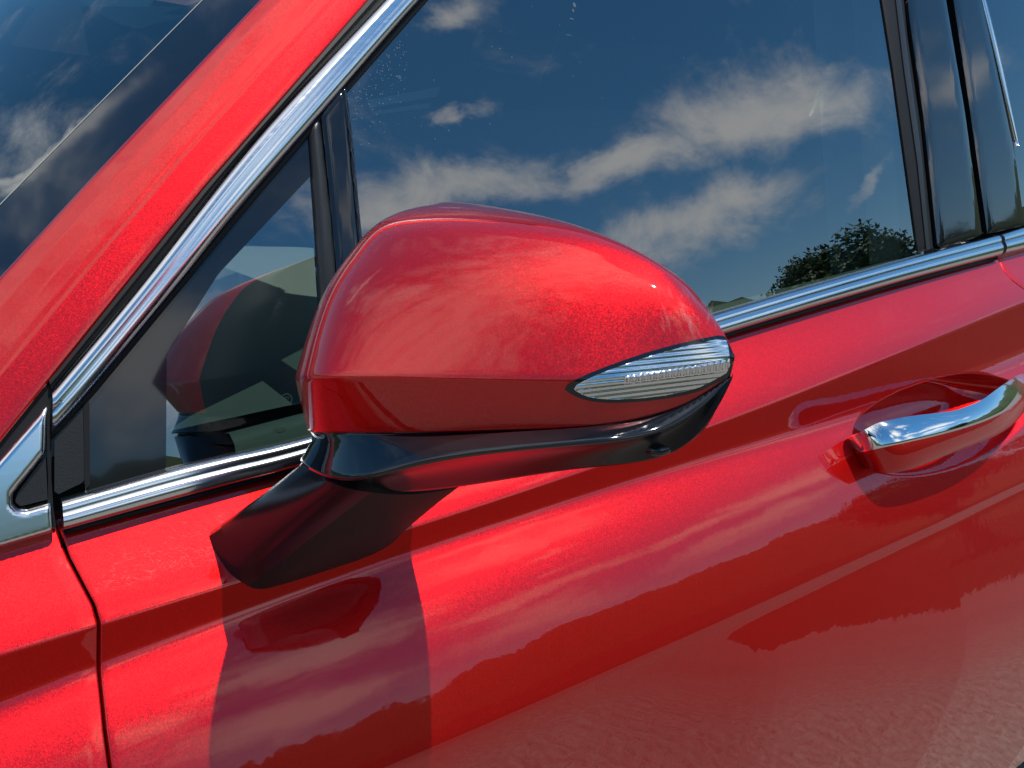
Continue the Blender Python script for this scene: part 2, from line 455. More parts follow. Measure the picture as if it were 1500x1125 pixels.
# window frame trim up the A pillar
UP = [(0, -.006), (0, .001), (.06, .004), (.2, .0062), (.36, .0066), (.5, .0055), (.56, .0058), (.75, .0056), (.93, .004), (1, .001), (1, -.006)]
band('window_trim', [(76, 574), (203, 421), (373, 207), (563, 0), (640, -80)], [(76, 633), (130, 574), (257, 421), (340, 318), (450, 190), (560, 62), (615, 0), (690, -80)], UP, TRIM, door, 120, autosmooth=50)
# black seal outside and inside of it
band('window_seal', [(72, 558), (87, 541), (184, 420), (300, 276), (541, 0), (612, -80)], [(76, 574), (90, 557), (203, 421), (373, 207), (563, 0), (640, -80)], [(-.05, -.014), (-.05, .0012), (.3, .0016), (.6, -.002), (1, -.003)], RUBBER, door, 80, smooth=False, autosmooth=15)
band('window_seal', [(76, 633), (130, 574), (257, 421), (340, 318), (450, 190), (560, 62), (615, 0), (690, -80)], [(76, 645), (138, 580), (266, 425), (350, 322), (462, 190), (574, 62), (628, 0), (703, -80)], [(0, -.006), (0, -.0005), (.7, -.0005), (1, -.003), (1, -.006)], RUBBER, door, 80, smooth=False)

# corner panel and quarter glass
pxpatch('corner_panel', [(80, 641), (122, 600), (124, 706), (80, 727)], Gc, -.001, PLASTIC, door, 6)
pxpatch('window_seal', [(122, 592), (131, 583), (132, 712), (124, 716)], Gc, -.0003, RUBBER, door, 6)
pxpatch('quarter_glass', [(126, 580), (250, 425), (340, 310), (462, 170), (500, 640), (300, 700), (126, 735)], Gc, -.004, GLASS, door, 14, .0001)
pxpatch('ceramic_border', [(128, 580), (250, 425), (340, 310), (462, 170), (468, 245), (322, 400), (246, 520), (245, 690), (128, 730)], Gc, -.0034, GLOSSB, door, 8, .0004)
# window post
pxpatch('window_post', [(453, 184), (470, 168), (489, 330), (496, 420), (474, 480), (470, 420), (462, 300)], Gc, .001, PLASTIC, door, 6, .006, bevel=.003)
pxpatch('post_cover', [(470, 169), (500, 131), (505, 132), (512, 210), (525, 352), (535, 480), (500, 480), (493, 400), (482, 280)], Gc, .002, GLOSSB, door, 5, .006, bevel=.0016)
pxpatch('post_edge', [(500, 131), (506, 129), (516, 210), (530, 360), (540, 480), (534, 480), (524, 352), (511, 210)], Gc, .0035, CHROME if 0 else GLOSSB, door, 4, .006, bevel=.002)
# main window
pxpatch('window_glass', [(500, 120), (560, 48), (625, -30), (660, -80), (1300, -80), (1362, 385), (1300, 400), (1060, 470), (800, 550), (520, 620)], Gc, -.0045, GLASS, door, 24, .0001)
# rear edge of the window: rubber channel, gloss pillar cover
pxpatch('window_seal', [(1286, -60), (1322, -60), (1333, 50), (1352, 180), (1371, 364), (1349, 370), (1334, 260), (1312, 100), (1296, 0)], Gc, -.001, RUBBER, door, 6, .006, bevel=.002)
pxpatch('seal_lip', [(1305, -60), (1312, -60), (1332, 100), (1350, 230), (1362, 366), (1357, 367), (1344, 240), (1324, 100)], Gc, .0012, PLASTIC, door, 4, .004, bevel=.001)
pxpatch('pillar_cover', [(1323, -60), (1374, -60), (1385, 0), (1412, 160), (1438, 345), (1373, 365), (1366, 300), (1352, 170), (1332, 30)], Gc, .0015, GLOSSB, door, 6, .006, bevel=.001)
pxpatch('pillar_cover', [(1386, -60), (1430, -60), (1442, 20), (1470, 150), (1486, 225), (1500, 330), (1446, 343), (1420, 160), (1396, 0)], Gc, .0015, GLOSSB, rdoor, 6, .006, bevel=.001)
pxpatch('window_glass', [(1436, -60), (1740, -30), (1790, 250), (1660, 290), (1500, 334), (1488, 225), (1473, 150), (1443, 10)], Gc, -.001, GLASS, rdoor, 14, .0001)
band('window_edge', [(1433, -20), (1460, 92), (1488, 214)], [(1437, -20), (1464, 90), (1490, 212)], [(0, -.001), (0, .0022), (.5, .0028), (1, .0022), (1, -.001)], TRIM, rdoor, 30)

# ------------------------------------------------------------------ A pillar, corner trim, windscreen
def castP(px, py):                            # inboard rail of the pillar
    p, n = castG(px, py, .075); return p, n
n = 90
L1 = np.array([castG(*q, .001)[0] for q in resample([(-160, 838), (-90, 755), (0, 648), (87, 540), (184, 419), (300, 275), (541, 0), (612, -80), (700, -180)], n, False)])
L2 = np.array([castG(*q, .034)[0] for q in resample([(-200, 632), (-100, 522), (0, 409), (130, 268), (384, 0), (470, -90), (560, -185)], n, False)])
V = []
for a, b in zip(L1, L2):
    t_ = L1[-1]-L1[0]; t_ /= np.linalg.norm(t_)
    side = np.cross(t_, b-a); side /= np.linalg.norm(side)
    if side[2] < 0: side = -side
    V.append(a+np.array([0, .012, 0])-side*.004); 
    for t in np.linspace(0, 1, 48):
        hgt = np.interp(t, [0, .04, .1, .2, .3, .4, .55, .75, .92, .97, 1], [0, .0016, .0032, .0052, .0066, .0072, .0073, .0066, .005, .0038, .001])
        hgt += .0005*math.exp(-((t-.3)/.03)**2)
        V.append(a*(1-t)+b*t+side*hgt)
    V.append(b-side*.01)
mk('windscreen_pillar', V, gridF(n, 50), PAINT, car)
PILN = side
# windscreen: from the pillar edge inboard, curved in plan
V = []; FR = []
for b in L2:
    c = b-side*.004
    row = []
    for s in np.r_[0, .012, np.linspace(.03, 1.3, 24)]:
        x = -(.55*s-.42*s*s)
        row.append(c+np.array([x, s, .02*s*(1.3-s)]))
    V.append(row)
V = np.array(V)
ws = mk('windscreen', V.reshape(-1, 3), gridF(n, V.shape[1]), GLASSW, car)
L3 = np.array([castG(*q, .13)[0] for q in resample([(-200, 563), (0, 338), (180, 148), (328, 0), (410, -90), (500, -185)], n, False)])
# ceramic band: on the inside of the screen, between pillar edge and the band's inner edge
def frit_w(i):
    d = L3[i]-CC; d /= np.linalg.norm(d)
    return d
V2 = []
for i in range(n):
    c = V[i, 0]
    for s in np.linspace(0, .052, 8):
        x = -(.55*s-.42*s*s); V2.append(c+np.array([x, s, .02*s*(1.3-s)])+side*.0008)
mk('ceramic_border', V2, gridF(n, 8), GLOSSB, ws)
mk('border_edge_glint', [v+side*.0003+(V2[8*i+7]-V2[8*i])*k for i in range(n) for v, k in ((V2[8*i+7], 0), (V2[8*i+7], .02))], gridF(n, 2), DASH, ws)  # glint along the border's inner edge, painted as a thin pale strip
mk('windscreen_seal', [v for i in range(n) for v in (V[i, 0]+side*.001+(L1[i]-L2[i])*.02, V[i, 0]+side*.0022, V[i, 0]-side*.003+(V[i, 1]-V[i, 0])*.6)], gridF(n, 3), RUBBER, ws)

# fixed corner trim ahead of the door
def CT(px, py): return castG(px, py)
pxpatch('corner_trim', [(69, 594), (0, 673), (-60, 742), (-60, 818), (0, 801), (79, 778), (75, 736), (40, 746), (26, 745), (18, 737), (19, 722), (67, 662)], CT, .004, TRIM, fender, 4, .008, bevel=.003)
pxpatch('corner_panel', [(67, 668), (26, 722), (22, 735), (30, 742), (70, 732)], CT, -.001, PLASTIC, fender, 4, .004)
pxpatch('corner_seal', [(72, 555), (60, 572), (-60, 714), (-60, 745), (0, 674), (69, 594), (71, 760), (80, 778), (84, 778), (79, 745), (76, 700), (77, 560)], CT, -.0035, RUBBER, fender, 5, .004)

# roof, bonnet and floor: plain closing panels
xr0 = L1[-1]; 
V = []
for s in np.linspace(0, 1, 14):
    y = .135+s*1.2
    zc = .035*sin(pi*s)
    for X in np.linspace(.40, 2.5, 14):
        z = 1.335+.04*sin((X-.3)/2.2*pi)+zc; V.append((X, y, z))
mk('roof', V, gridF(14, 14), PAINT, car)
mk('roof_rail', [p for X in np.linspace(.40, 2.5, 24) for p in ((X, gy(X, 1.292)-.002, 1.292), (X, gy(X, 1.31), 1.315), (X, .122, 1.330+.04*sin((X-.3)/2.2*pi)), (X, .137, 1.3355+.04*sin((X-.3)/2.2*pi)))], gridF(24, 4), PAINT, car)
V = [(x, y, zA(x)-.006+.05*sin(pi*(y-.004)/1.3)) for y in np.linspace(.004, 1.3, 20) for x in np.linspace(-1.2, -.04, 16)]
mk('bonnet', V, gridF(20, 16), PAINT, car)
mk('cabin_floor', [(-1.2, .02, .35), (2.5, .02, .35), (2.5, 1.35, .35), (-1.2, 1.35, .35), (-1.2, 1.35, .93), (2.5, 1.35, 1.0), (2.5, .02, 1.0), (2.5, 1.2, 1.34), (2.5, .14, 1.34)], [(0, 1, 2, 3), (3, 2, 5, 4), (1, 2, 5, 7, 8, 6)], CABIN, car, smooth=False)
# far side of the glasshouse and headlining
mk('headlining', [(.42, .14, 1.325), (2.5, .14, 1.325), (2.5, 1.3, 1.325), (.42, 1.3, 1.325)], [(0, 1, 2, 3)], CABIN, car, smooth=False)
mk('far_window_glass', [(-.35, 1.32, .93), (2.5, 1.35, 1.0), (2.5, 1.24, 1.33), (.46, 1.24, 1.335), (.25, 1.26, 1.36), (-.2, 1.3, 1.30)], [(0, 1, 2, 3, 4, 5)], GLASSD, car, smooth=False)

# ------------------------------------------------------------------ interior
V = []
for x in np.linspace(-.25, .42, 20):
    for y in np.linspace(.045, 1.3, 24):
        k = (x-.12)/.3
        V.append((x, y, .965+.035*math.exp(-k*k)*math.exp(-((y-.38)/.2)**2)*1.4+.012*sin(y*4)-.5*max(0, x-.36)))
mk('dashboard', V, gridF(20, 24), DASH, car)
V = []
for x in np.linspace(.1, 1.0, 20):
    for dy, dz in ((.010, -.015), (.014, .004), (.022, .008), (.034, .004), (.04, -.01), (.05, -.06), (.055, -.3)):
        V.append((x, gy(x, zA(x)+.02)+dy, zA(x)+.012+dz))
mk('door_lining', V, gridF(20, 7), DASH, car)
def blob(name, c, r, e, matl, parent, rot=0, n=18, m=24):
    V = []
    for i in range(n+1):
        t = -pi/2+pi*i/n
        for j in range(m):
            a = 2*pi*j/m
            f = lambda v: math.copysign(abs(v)**e, v)
            p = np.array([r[0]*f(cos(t))*f(cos(a)), r[1]*f(cos(t))*f(sin(a)), r[2]*f(sin(t))])
            p = np.array([p[0]*cos(rot)+p[2]*sin(rot), p[1], -p[0]*sin(rot)+p[2]*cos(rot)]); V.append(np.array(c)+p)
    return mk(name, V, gridF(n+1, m, close=True), matl, parent)
seat = blob('front_seat', (.92, .42, .85), (.07, .25, .32), .5, SEAT, car, .3)
blob('headrest', (1.03, .42, 1.2), (.05, .13, .085), .5, SEAT, seat, .2)
mk('seat_belt', [onY(1217, 400, .10), onY(1288, 400, .10), onY(1240, -40, .15), onY(1188, -40, .15)], [(0, 1, 2, 3)], BELT, car, smooth=False)
mk('pillar_lining', [(.88, .035, .98), (1.02, .035, .98), (1.04, .13, 1.34), (.90, .13, 1.34), (.88, .075, .98), (.90, .17, 1.34)], [(0, 1, 2, 3), (4, 0, 3, 5)], BELT, car, smooth=False)

im = [onY(*q, .5) for q in ((538, 147), (645, 127), (640, 141), (541, 158))]; im2 = [onY(*q, .5) for q in ((545, 164), (632, 150), (628, 158), (547, 168))]
for nm, q in (('interior_mirror', im), ('sun_visor', im2)):
    q = np.array(q); mk(nm, np.concatenate([q, q+np.array([.02, .03, 0])]), [(0, 1, 2, 3), (7, 6, 5, 4)]+gridF(2, 4, close=True), PALE, car, smooth=False)

# ------------------------------------------------------------------ door mirror
XR = .208
def cp(a):                                    # (px, py, X) or a 3-D point given as a tuple ('p', x, y, z)
    return np.array(a[1:]) if a[0] == 'p' else onX(*a)
seam = [('p', XR, -.066, 1.004), (452, 624, .118), (441, 631, .094), (478, 635, .096), (600, 635, .114), (700, 633, .129), (870, 628, .156), (960, 609, .180), (1018, 590, .194), (1070, 551, XR)]
creas = [('p', XR, -.068, 1.030), (440, 550, .130), (416, 556, .083), (474, 552, .087), (600, 553, .110), (700, 555, .127), (870, 557, .156), (965, 545, .180), (1030, 530, .195), (1077, 522, XR)]
mid = [('p', XR, -.070, 1.06), (478, 430, .148), (450, 432, .103), (500, 430, .106), (610, 415, .124), (710, 410, .139), (850, 420, .163), (950, 430, .182), (1020, 450, .196), (1060, 484, XR)]
upp = [('p', XR, -.072, 1.094), (560, 330, .175), (543, 312, .142), (588, 308, .143), (660, 304, .156), (740, 310, .168), (840, 327, .181), (910, 352, .190), (970, 383, .196), (1007, 413, XR)]
top = [('p', XR, -.074, 1.108), (628, 300, XR), (640, 296, XR), (660, 295, XR), (700, 299, XR), (750, 307, XR), (820, 321, XR), (880, 341, XR), (930, 366, XR), (967, 386, XR)]
def net(rows): return np.array([[cp(a) for a in r] for r in rows])
NU = 150
Cn = net([creas, mid, upp, top]);
lowmid = .5*net([seam])[0]+.5*net([creas])[0]
# the crease between the lower band and the front face is a real edge line with a small radius
W1 = bsp(bsp(np.swapaxes(np.array([net([seam])[0], lowmid, net([creas])[0]]), 0, 1), NU).swapaxes(0, 1), 26)
cre_c = bsp(net([creas])[0], NU)
up_rows = np.array([bsp(r, NU) for r in Cn])
extra = up_rows[0]*.75+up_rows[1]*.25
W2 = bsp(np.array([up_rows[0], extra, up_rows[1], .45*up_rows[1]+.55*up_rows[2], up_rows[2], .4*up_rows[2]+.6*up_rows[3], up_rows[3]]), 70)
CAP = np.concatenate([W1[:-1], W2])           # rows: seam .. crease .. top rim
# soften the crease over a couple of rows
k0 = len(W1)-1
for _ in range(1): CAP[k0-1:k0+2] = .5*CAP[k0-1:k0+2]+.25*(CAP[k0-2:k0+1]+CAP[k0:k0+3])
nr = len(CAP)
# rolled lips: seam edge inward, rear rim inward
cen = CAP.reshape(-1, 3).mean(0)
lipb = CAP[0]+(cen-CAP[0])*.02; lipb[:, 2] += .001
rim1 = CAP[-1]+np.array([.003, 0, -.0015]); rim2 = CAP[-1]+(cen-CAP[-1])*.06
ALLC = np.concatenate([[lipb], CAP, [rim1], [rim2]])
ki = int(NU*.11)
mirror = mk('side_mirror', ALLC[:, ki:].reshape(-1, 3), gridF(len(ALLC), NU-ki), PAINT, car)
mk('inner_cover', ALLC[:, :ki+1].reshape(-1, 3), gridF(len(ALLC), ki+1), PLASTIC, mirror)
capbvh = BVHTree.FromPolygons([Vector(v) for v in CAP.reshape(-1, 3)], gridF(nr, NU))
def castC(px, py):
    d = ray(px, py); h = capbvh.ray_cast(Vector(CC), Vector(d/np.linalg.norm(d)))
    k = 0
    while h[0] is None and k < 60:            # just outside the outline: step towards the lamp's middle
        k += 1; qx, qy = px+(960-px)*k*.01, py+(550-py)*k*.01
        d = ray(qx, qy); h = capbvh.ray_cast(Vector(CC), Vector(d/np.linalg.norm(d)))
    p = np.array(h[0])
    return p, -d/np.linalg.norm(d)*.7+np.array([0, 0, .0])
# lower cover
seamS = bsp(net([seam])[0], NU)
Mx = [('p', XR, -.055, .985), (446, 660, .112), (424, 674, .088), (504, 716, .091), (590, 684, .106), (700, 662, .122), (870, 650, .150), (955, 640, .174), (1020, 610, .191), (1072, 552, XR)]
Bx = [('p', XR, -.050, .972), (440, 680, .12), (420, 685, .092), (490, 718, .098), (590, 723, .126), (690, 712, .158), (850, 683, .172), (950, 681, .184), (1032, 648, .198), (1073, 554, XR)]
M_ = bsp(net([Mx])[0], NU); B_ = bsp(net([Bx])[0], NU)
U_ = B_.copy(); U_[:, 0] = np.maximum(U_[:, 0], XR-.004)*.7+U_[:, 0]*.3; U_[:, 2] += .002
s0 = seamS+(cen-seamS)*.03; s0[:, 2] += .001
s1 = seamS+(cen-seamS)*.012; s1[:, 2] -= .0012
def lerp(a, b, t): return a*(1-t)+b*t
def concave(a, b, t, k): q = lerp(a, b, t); q = q.copy(); q += (cen-q)*k*sin(pi*t); return q
rowsL = [s0, s1]+[concave(s1, M_, t, .045) for t in np.linspace(.06, .96, 12)]+[M_+(B_-M_)*.03]+[concave(M_, B_, t, .03) for t in np.linspace(.12, .96, 9)]+[B_, lerp(B_, U_, .15), U_]
lc = mk('lower_cover', np.array(rowsL).reshape(-1, 3), gridF(len(rowsL), NU), GLOSSB, mirror)
lc.data.materials.append(ARMB)
for f_ in lc.data.polygons:
    if f_.index//(NU-1) >= 15: f_.material_index = 1
# puddle-lamp boss under the outer end
p_, n_ = onX(962, 654, .188), 0
blob('approach_lamp', p_, (.006, .006, .0028), .8, GLOSSB, mirror)
# inner bucket and glass
rimc = np.concatenate([CAP[:, 0][::-1], np.array([lerp(seamS[0], seamS[-1], t)+np.array([0, 0, -.012*sin(pi*t)]) for t in np.linspace(0, 1, 40)]), CAP[:, -1], CAP[-1][::-1]])
rc = rimc.mean(0)
bk = [rimc, rc+(rimc-rc)*.95+np.array([-.002, 0, 0]), rc+(rimc-rc)*.9+np.array([-.012, 0, 0])]
nb = len(rimc)
mk('mirror_bucket', np.concatenate(bk), gridF(3, nb, close=True)+[tuple(range(2*nb, 3*nb))], PLASTIC, mirror, smooth=False)
gl = rc+(rimc-rc)*.87+np.array([-.009, 0, 0])
mk('mirror_glass', np.concatenate([gl, gl+np.array([-.002, 0, 0])]), [tuple(range(nb))]+gridF(2, nb, close=True), MIRROR, mirror, smooth=False)
# arm
foot_px = [(300, 775, -.001), (314, 810, -.001), (338, 846, -.001), (374, 868, -.001), (430, 853, -.002), (560, 811, -.004), (600, 770, -.004), (430, 715, -.004)]
foot = np.array([onY(q[0], q[1], cast_side(q[0], q[1])[0][1]-q[2]) for q in foot_px])
head = np.array([onX(424, 683, .094), onX(465, 699, .092), onX(508, 716, .094), onX(560, 724, .116), onX(610, 725, .136), onX(688, 712, .162), (.19, -.10, .975), (.17, -.055, .985)])
fr_ = chaikin(foot, 2, .22); hr2 = chaikin(head, 2, .22)
secs = []
for t in np.linspace(0, 1, 30):
    q = lerp(fr_, hr2, t); c = q.mean(0)
    flare = -.02*sin(pi*t)
    secs.append(c+(q-c)*(1+flare))
hm = hr2.mean(0)
secs.append(hm+(hr2-hm)*.9+np.array([0, 0, .004]))
arm = mk('mirror_arm', np.array(secs).reshape(-1, 3), gridF(len(secs), len(fr_), close=True), ARMB, mirror, autosmooth=40)
arm.data.materials.append(mat('arm_underside', (.018, .018, .017), .5, spec=.15, build=b_plastic))
for f_ in arm.data.polygons:
    if 9 <= f_.index % len(fr_) <= 23: f_.material_index = 1
# repeater lamp
lens = [(824, 568), (852, 551), (900, 532), (960, 512), (1012, 499), (1066, 488), (1076, 510), (1079, 548), (1050, 561), (1020, 576), (960, 587), (900, 591), (862, 588), (838, 579)]
inner = [(838, 568), (862, 554), (905, 537), (960, 519), (1012, 505), (1063, 494), (1068, 512), (1070, 543), (1048, 556), (1018, 571), (960, 582), (900, 586), (866, 583), (848, 576)]
pxpatch('lamp_bezel', chaikin(lens, 1), castC, .0006, GLOSSB, mirror, 4, .002)
def ribs(x, y):
    if y > 566-(x-830)*.13+6: return .0005*sin((y+(x-830)*.12)*.9)*.3
    if x > 915 and abs(y-(562-(x-915)*.16)) < 9: return .0022*abs(sin(x*.36))
    return .00022*sin((y+(x-830)*.10)*.8)
pxpatch('lamp_reflector', chaikin(inner, 1), castC, .0012, REFL, mirror, 1.6, .001, bulge=ribs)
pxpatch('lamp_lens', chaikin(inner, 1), castC, .0032, CLEAR, mirror, 4, .002, bevel=.0012)

# ------------------------------------------------------------------ door handle
def hp(px, py, out):
    p, nn = cast_side(px, py); Y = p[1]-out; return onY(px, py, Y)
def proj(P):
    q = np.asarray(P)-CC; z = q@CF; return np.array([750+FPX*(q@CR)/z, 562.5-FPX*(q@CU)/z])
NS = 90
topl = np.array([(1235, 646), (1256, 636), (1286, 619), (1330, 610), (1400, 602), (1438, 587), (1466, 566), (1490, 550), (1520, 540)], float)
tf = [(1250, 664, -.004), (1260, 661, .012), (1292, 655, .028), (1340, 645, .037), (1400, 631, .041), (1455, 613, .040), (1490, 594, .032), (1508, 574, .018), (1514, 560, .004)]
bf = [(1256, 678, -.008), (1272, 690, .004), (1300, 697, .018), (1345, 684, .026), (1400, 661, .030), (1455, 642, .029), (1490, 621, .022), (1510, 592, .010), (1516, 572, .000)]
TFr = bsp(np.array([hp(*q) for q in tf]), NS); BFr = bsp(np.array([hp(*q) for q in bf]), NS)
al = radians(44); vdir = np.array([0, sin(al), cos(al)]); LH = []
for k, q in enumerate(TFr):
    Lh = .004
    while Lh < .03:
        pr = proj(q+vdir*Lh)
        if pr[1] <= np.interp(pr[0], topl[:, 0], topl[:, 1]): break
        Lh += .0004
    LH.append(Lh)
LH = np.array(LH); LH[:8] = LH[8]; LH[-8:] = LH[-8]
for _ in range(12): LH[1:-1] = .5*LH[1:-1]+.25*(LH[:-2]+LH[2:])
TBr = TFr+LH[:, None]*vdir
ctr = (TFr+BFr+TBr)/3
endk = np.array([math.sqrt(max(0, 1-(1-min(1, (k+.6)/5, (NS-k-.4)/9))**2)) for k in range(NS)])[:, None]
TFr, BFr, TBr = (ctr+(r-ctr)*endk for r in (TFr, BFr, TBr))
ch, rd = [], []
nrm = np.array([0, -cos(radians(44)), sin(radians(44))])
for k in range(NS):
    e_ = min(1, (k+1)/7, (NS-k)/7)
    dn = (BFr[k]-TFr[k]); inner = TBr[k]+dn*.75+np.array([0, .006, 0])*e_
    ch.append(TBr[k]+np.array([0, .004, -.004])*e_)
    for t in np.linspace(0, 1, 11): ch.append(lerp(TBr[k], TFr[k], t)+nrm*.0022*e_*(1-abs(2*t-1)**2.2))
    ch.append(TFr[k]+np.array([0, .0006, -.0012])*e_); ch.append(lerp(TFr[k], inner, .3))
    out = np.array([0, -.95, -.3])
    for t in np.linspace(.02, 1, 10): rd.append(lerp(TFr[k], BFr[k], t)+out*.0028*e_*(1-abs(2*t-1)**2.4)+np.array([0, .0004, -.0004]))
    for t in np.linspace(.15, 1, 6): rd.append(lerp(BFr[k], inner, t)+np.array([0, -.2, -1])*.002*e_*sin(pi*t))
    rd.append(lerp(inner, TFr[k], .5))
cf = lambda m: gridF(NS, m, close=True)+[tuple(range(m))[::-1], tuple((NS-1)*m+i for i in range(m))]
mk('handle_trim', ch, cf(14), CHROME, door, autosmooth=55)
mk('handle_grip', rd, cf(17), PAINT, door, autosmooth=60)

# ------------------------------------------------------------------ dust, water spots and hairline scratches
def film(name, colr, fac, rough=.6):
    m = bpy.data.materials.new(name); m.use_nodes = True; nt = m.node_tree; nt.nodes.clear()
    o = N(nt, 'ShaderNodeOutputMaterial'); mx = N(nt, 'ShaderNodeMixShader', inp={0: fac}); tr = N(nt, 'ShaderNodeBsdfTransparent'); df = N(nt, 'ShaderNodeBsdfGlossy' if rough < .5 else 'ShaderNodeBsdfDiffuse', inp={'Color': (*colr, 1), 'Roughness': rough})
    L(nt, tr.outputs[0], mx.inputs[1]); L(nt, df.outputs[0], mx.inputs[2]); L(nt, mx.outputs[0], o.inputs[0]); return m
SPOT = film('dried_water', (.7, .75, .75), .16); SCR = film('scratch_glint', (1, .9, .88), .018, .4); DUST = film('dust_film', (.75, .7, .68), .055)
def spots(name, items, cast, off, matl, parent):
    V, F = [], []
    for x, y, r, asp, rot in items:
        p, nn = cast(x, y); nn = nn/np.linalg.norm(nn); u = np.cross(nn, [0, 0, 1.]); u /= np.linalg.norm(u); v = np.cross(u, nn); b = len(V)
        for k in range(7):
            a = 2*pi*k/7; jx, jy = r*cos(a)*asp, r*sin(a)*rng.uniform(.7, 1.1)
            V.append(p+nn*off+u*(jx*cos(rot)-jy*sin(rot))+v*(jx*sin(rot)+jy*cos(rot)))
        F.append(tuple(range(b, b+7)))
    return mk(name, V, F, matl, parent, smooth=False, kind='stuff')
it = []
while len(it) < 150:
    x, y = rng.uniform(505, 600), rng.uniform(20, 250)
    if y > 125-(x-505)*1.1+18 and y < 210-(x-505)*1.0+rng.normal()*25 and x > 508+y*.03: it.append((x, y, rng.uniform(.0002, .00055), 1, 0))
for _ in range(70): it.append((rng.uniform(560, 1290), rng.uniform(5, 280), rng.uniform(.0002, .0006), 1, 0))
it += [(846, 4, .0022, .7, 0), (844, 12, .0016, .6, .3), (842, 24, .0022, .25, 1.7), (838, 48, .0035, .08, 1.65)]
spots('water_spots', it, Gc, -.0040, SPOT, door)
it = []
for _ in range(260):
    x = rng.uniform(140, 335); y = 880-(x-110)*.27-rng.uniform(3, 75)*rng.uniform(.2, 1)*min(1, (x-90)/90)
    it.append((x, y, rng.uniform(.00004, .00008), rng.uniform(8, 40), rng.normal(.45, .5)))
spots('hairline_scratches', it, cast_side, .00025, SCR, door)
it = [(1005+rng.uniform(-35, 45), 455+rng.uniform(-30, 28), rng.uniform(.0003, .0008), rng.uniform(3, 8), rng.normal(1.25, .25)) for _ in range(46)]
it = [q for q in it if q[1] > 395+(q[0]-960)*.65]
spots('dust_streaks', it, castC, .0004, DUST, mirror)

# ------------------------------------------------------------------ glass approval mark
p, nn = castG(423, 585); 
ux = np.array([1, 0, 0.]); uz = np.cross(nn, ux); uz = uz/np.linalg.norm(uz); uz = uz if uz[2] > 0 else -uz
V = []; F = []
for k in range(28):
    a = 2*pi*k/28
    for r in (.0030, .00345): V.append(p-nn*.0038+r*(cos(a)*ux+sin(a)*uz))
F = gridF(28, 2)+[(54, 55, 1, 0)]
def seg(x0, z0, x1, z1):
    b = len(V)
    for (x, z) in ((x0, z0), (x1, z0), (x1, z1), (x0, z1)): V.append(p-nn*.0038+x*ux+z*uz)
    F.append((b, b+1, b+2, b+3))
for s in ((-.0016, -.0015, -.0011, .0015), (-.0011, .0011, .0003, .0015), (-.0011, -.0002, .0001, .0002), (-.0011, -.0015, .0003, -.0011), (.0008, .0001, .0011, .0015), (.0015, .0001, .0018, .0015)): seg(*s)
mk('glass_mark', V, F, mat('mark_ink', (.01, .03, .025), .6), door, smooth=False)

# ------------------------------------------------------------------ tree reflected in the window
def reflG(px, py):
    p, nn = castG(px, py); d = ray(px, py); d = d/np.linalg.norm(d); return d-2*(d@nn)*nn
td = reflG(1315, 378); print('TREE', td, 'HILL', reflG(1400, 345), reflG(1480, 320))
tree = None
base = world(CC)+td/np.linalg.norm(td[:2])*17; bx, by = base[0], base[1]
htop = world(CC)[2]+17*reflG(1300, 310)[2]/np.linalg.norm(reflG(1300, 310)[:2]); print('TREEH', htop)
tree = empty('tree', (bx, by, 0), 'leafy green tree standing at the edge of the asphalt', 'tree'); tree.location = (bx, by, 0)
V = []
for k, (z, r) in enumerate([(0, .28), (.4, .2), (htop*.35, .16), (htop*.6, .11), (htop*.85, .05)]):
    for j in range(10): V.append((r*cos(j*.628)+.1*sin(z), r*sin(j*.628), z))
mk('trunk', V, gridF(5, 10, close=True), BARK, tree, scale=False)
V = []; F = []
cl = [(rng.normal(0, .28, 3)*np.array([1, 1, .8])) for _ in range(80)]
Rw = htop*.42
for c in cl:
    for _ in range(420):
        v = rng.normal(size=3); v /= np.linalg.norm(v)
        q = (c*1.15+v*rng.uniform(.1, .3))*np.array([Rw, Rw, Rw*.85])+np.array([0, 0, htop*.60])
        if q[2] > htop*1.02 or q[2] < htop*.15: continue
        a = rng.normal(size=3); a /= np.linalg.norm(a); b = np.cross(a, v); b /= np.linalg.norm(b)+1e-9
        s = rng.uniform(.04, .085); i = len(V)
        V += [q-a*s, q+b*s*.5, q+a*s, q-b*s*.5]; F.append((i, i+1, i+2, i+3))
mk('crown', V, F, LEAF, tree, smooth=False, scale=False)

# ------------------------------------------------------------------ sky with clouds
nt = w.node_tree
tc = N(nt, 'ShaderNodeTexCoord').outputs['Generated']
sep = N(nt, 'ShaderNodeSeparateXYZ'); L(nt, tc, sep.inputs[0])
def M(op, a, b=None, c=None):
    n = N(nt, 'ShaderNodeMath', operation=op)
    for i, v in enumerate((a, b, c)):
        if v is None: continue
        if hasattr(v, 'node'): L(nt, v, n.inputs[i])
        else: n.inputs[i].default_value = v
    return n.outputs[0]
den = M('ADD', M('MAXIMUM', sep.outputs[2], 0.), .18)
cv = N(nt, 'ShaderNodeCombineXYZ'); L(nt, M('DIVIDE', sep.outputs[0], den), cv.inputs[0]); L(nt, M('DIVIDE', sep.outputs[1], den), cv.inputs[1])
def reflC(px, py):
    p = castC(px, py)[0]; a_ = castC(px+5, py)[0]; b_ = castC(px, py+5)[0]; nn = np.cross(a_-p, b_-p); nn /= np.linalg.norm(nn)
    d = ray(px, py); d = d/np.linalg.norm(d); return d-2*(d@nn)*nn
def reflW(px, py):
    nn = np.array([-.557, -.307, .71]); nn /= np.linalg.norm(nn); d = ray(px, py); d = d/np.linalg.norm(d); return d-2*(d@nn)*nn
def reflS(px, py):
    p, nn = cast_side(px, py); d = ray(px, py); d = d/np.linalg.norm(d); return d-2*(d@nn)*nn
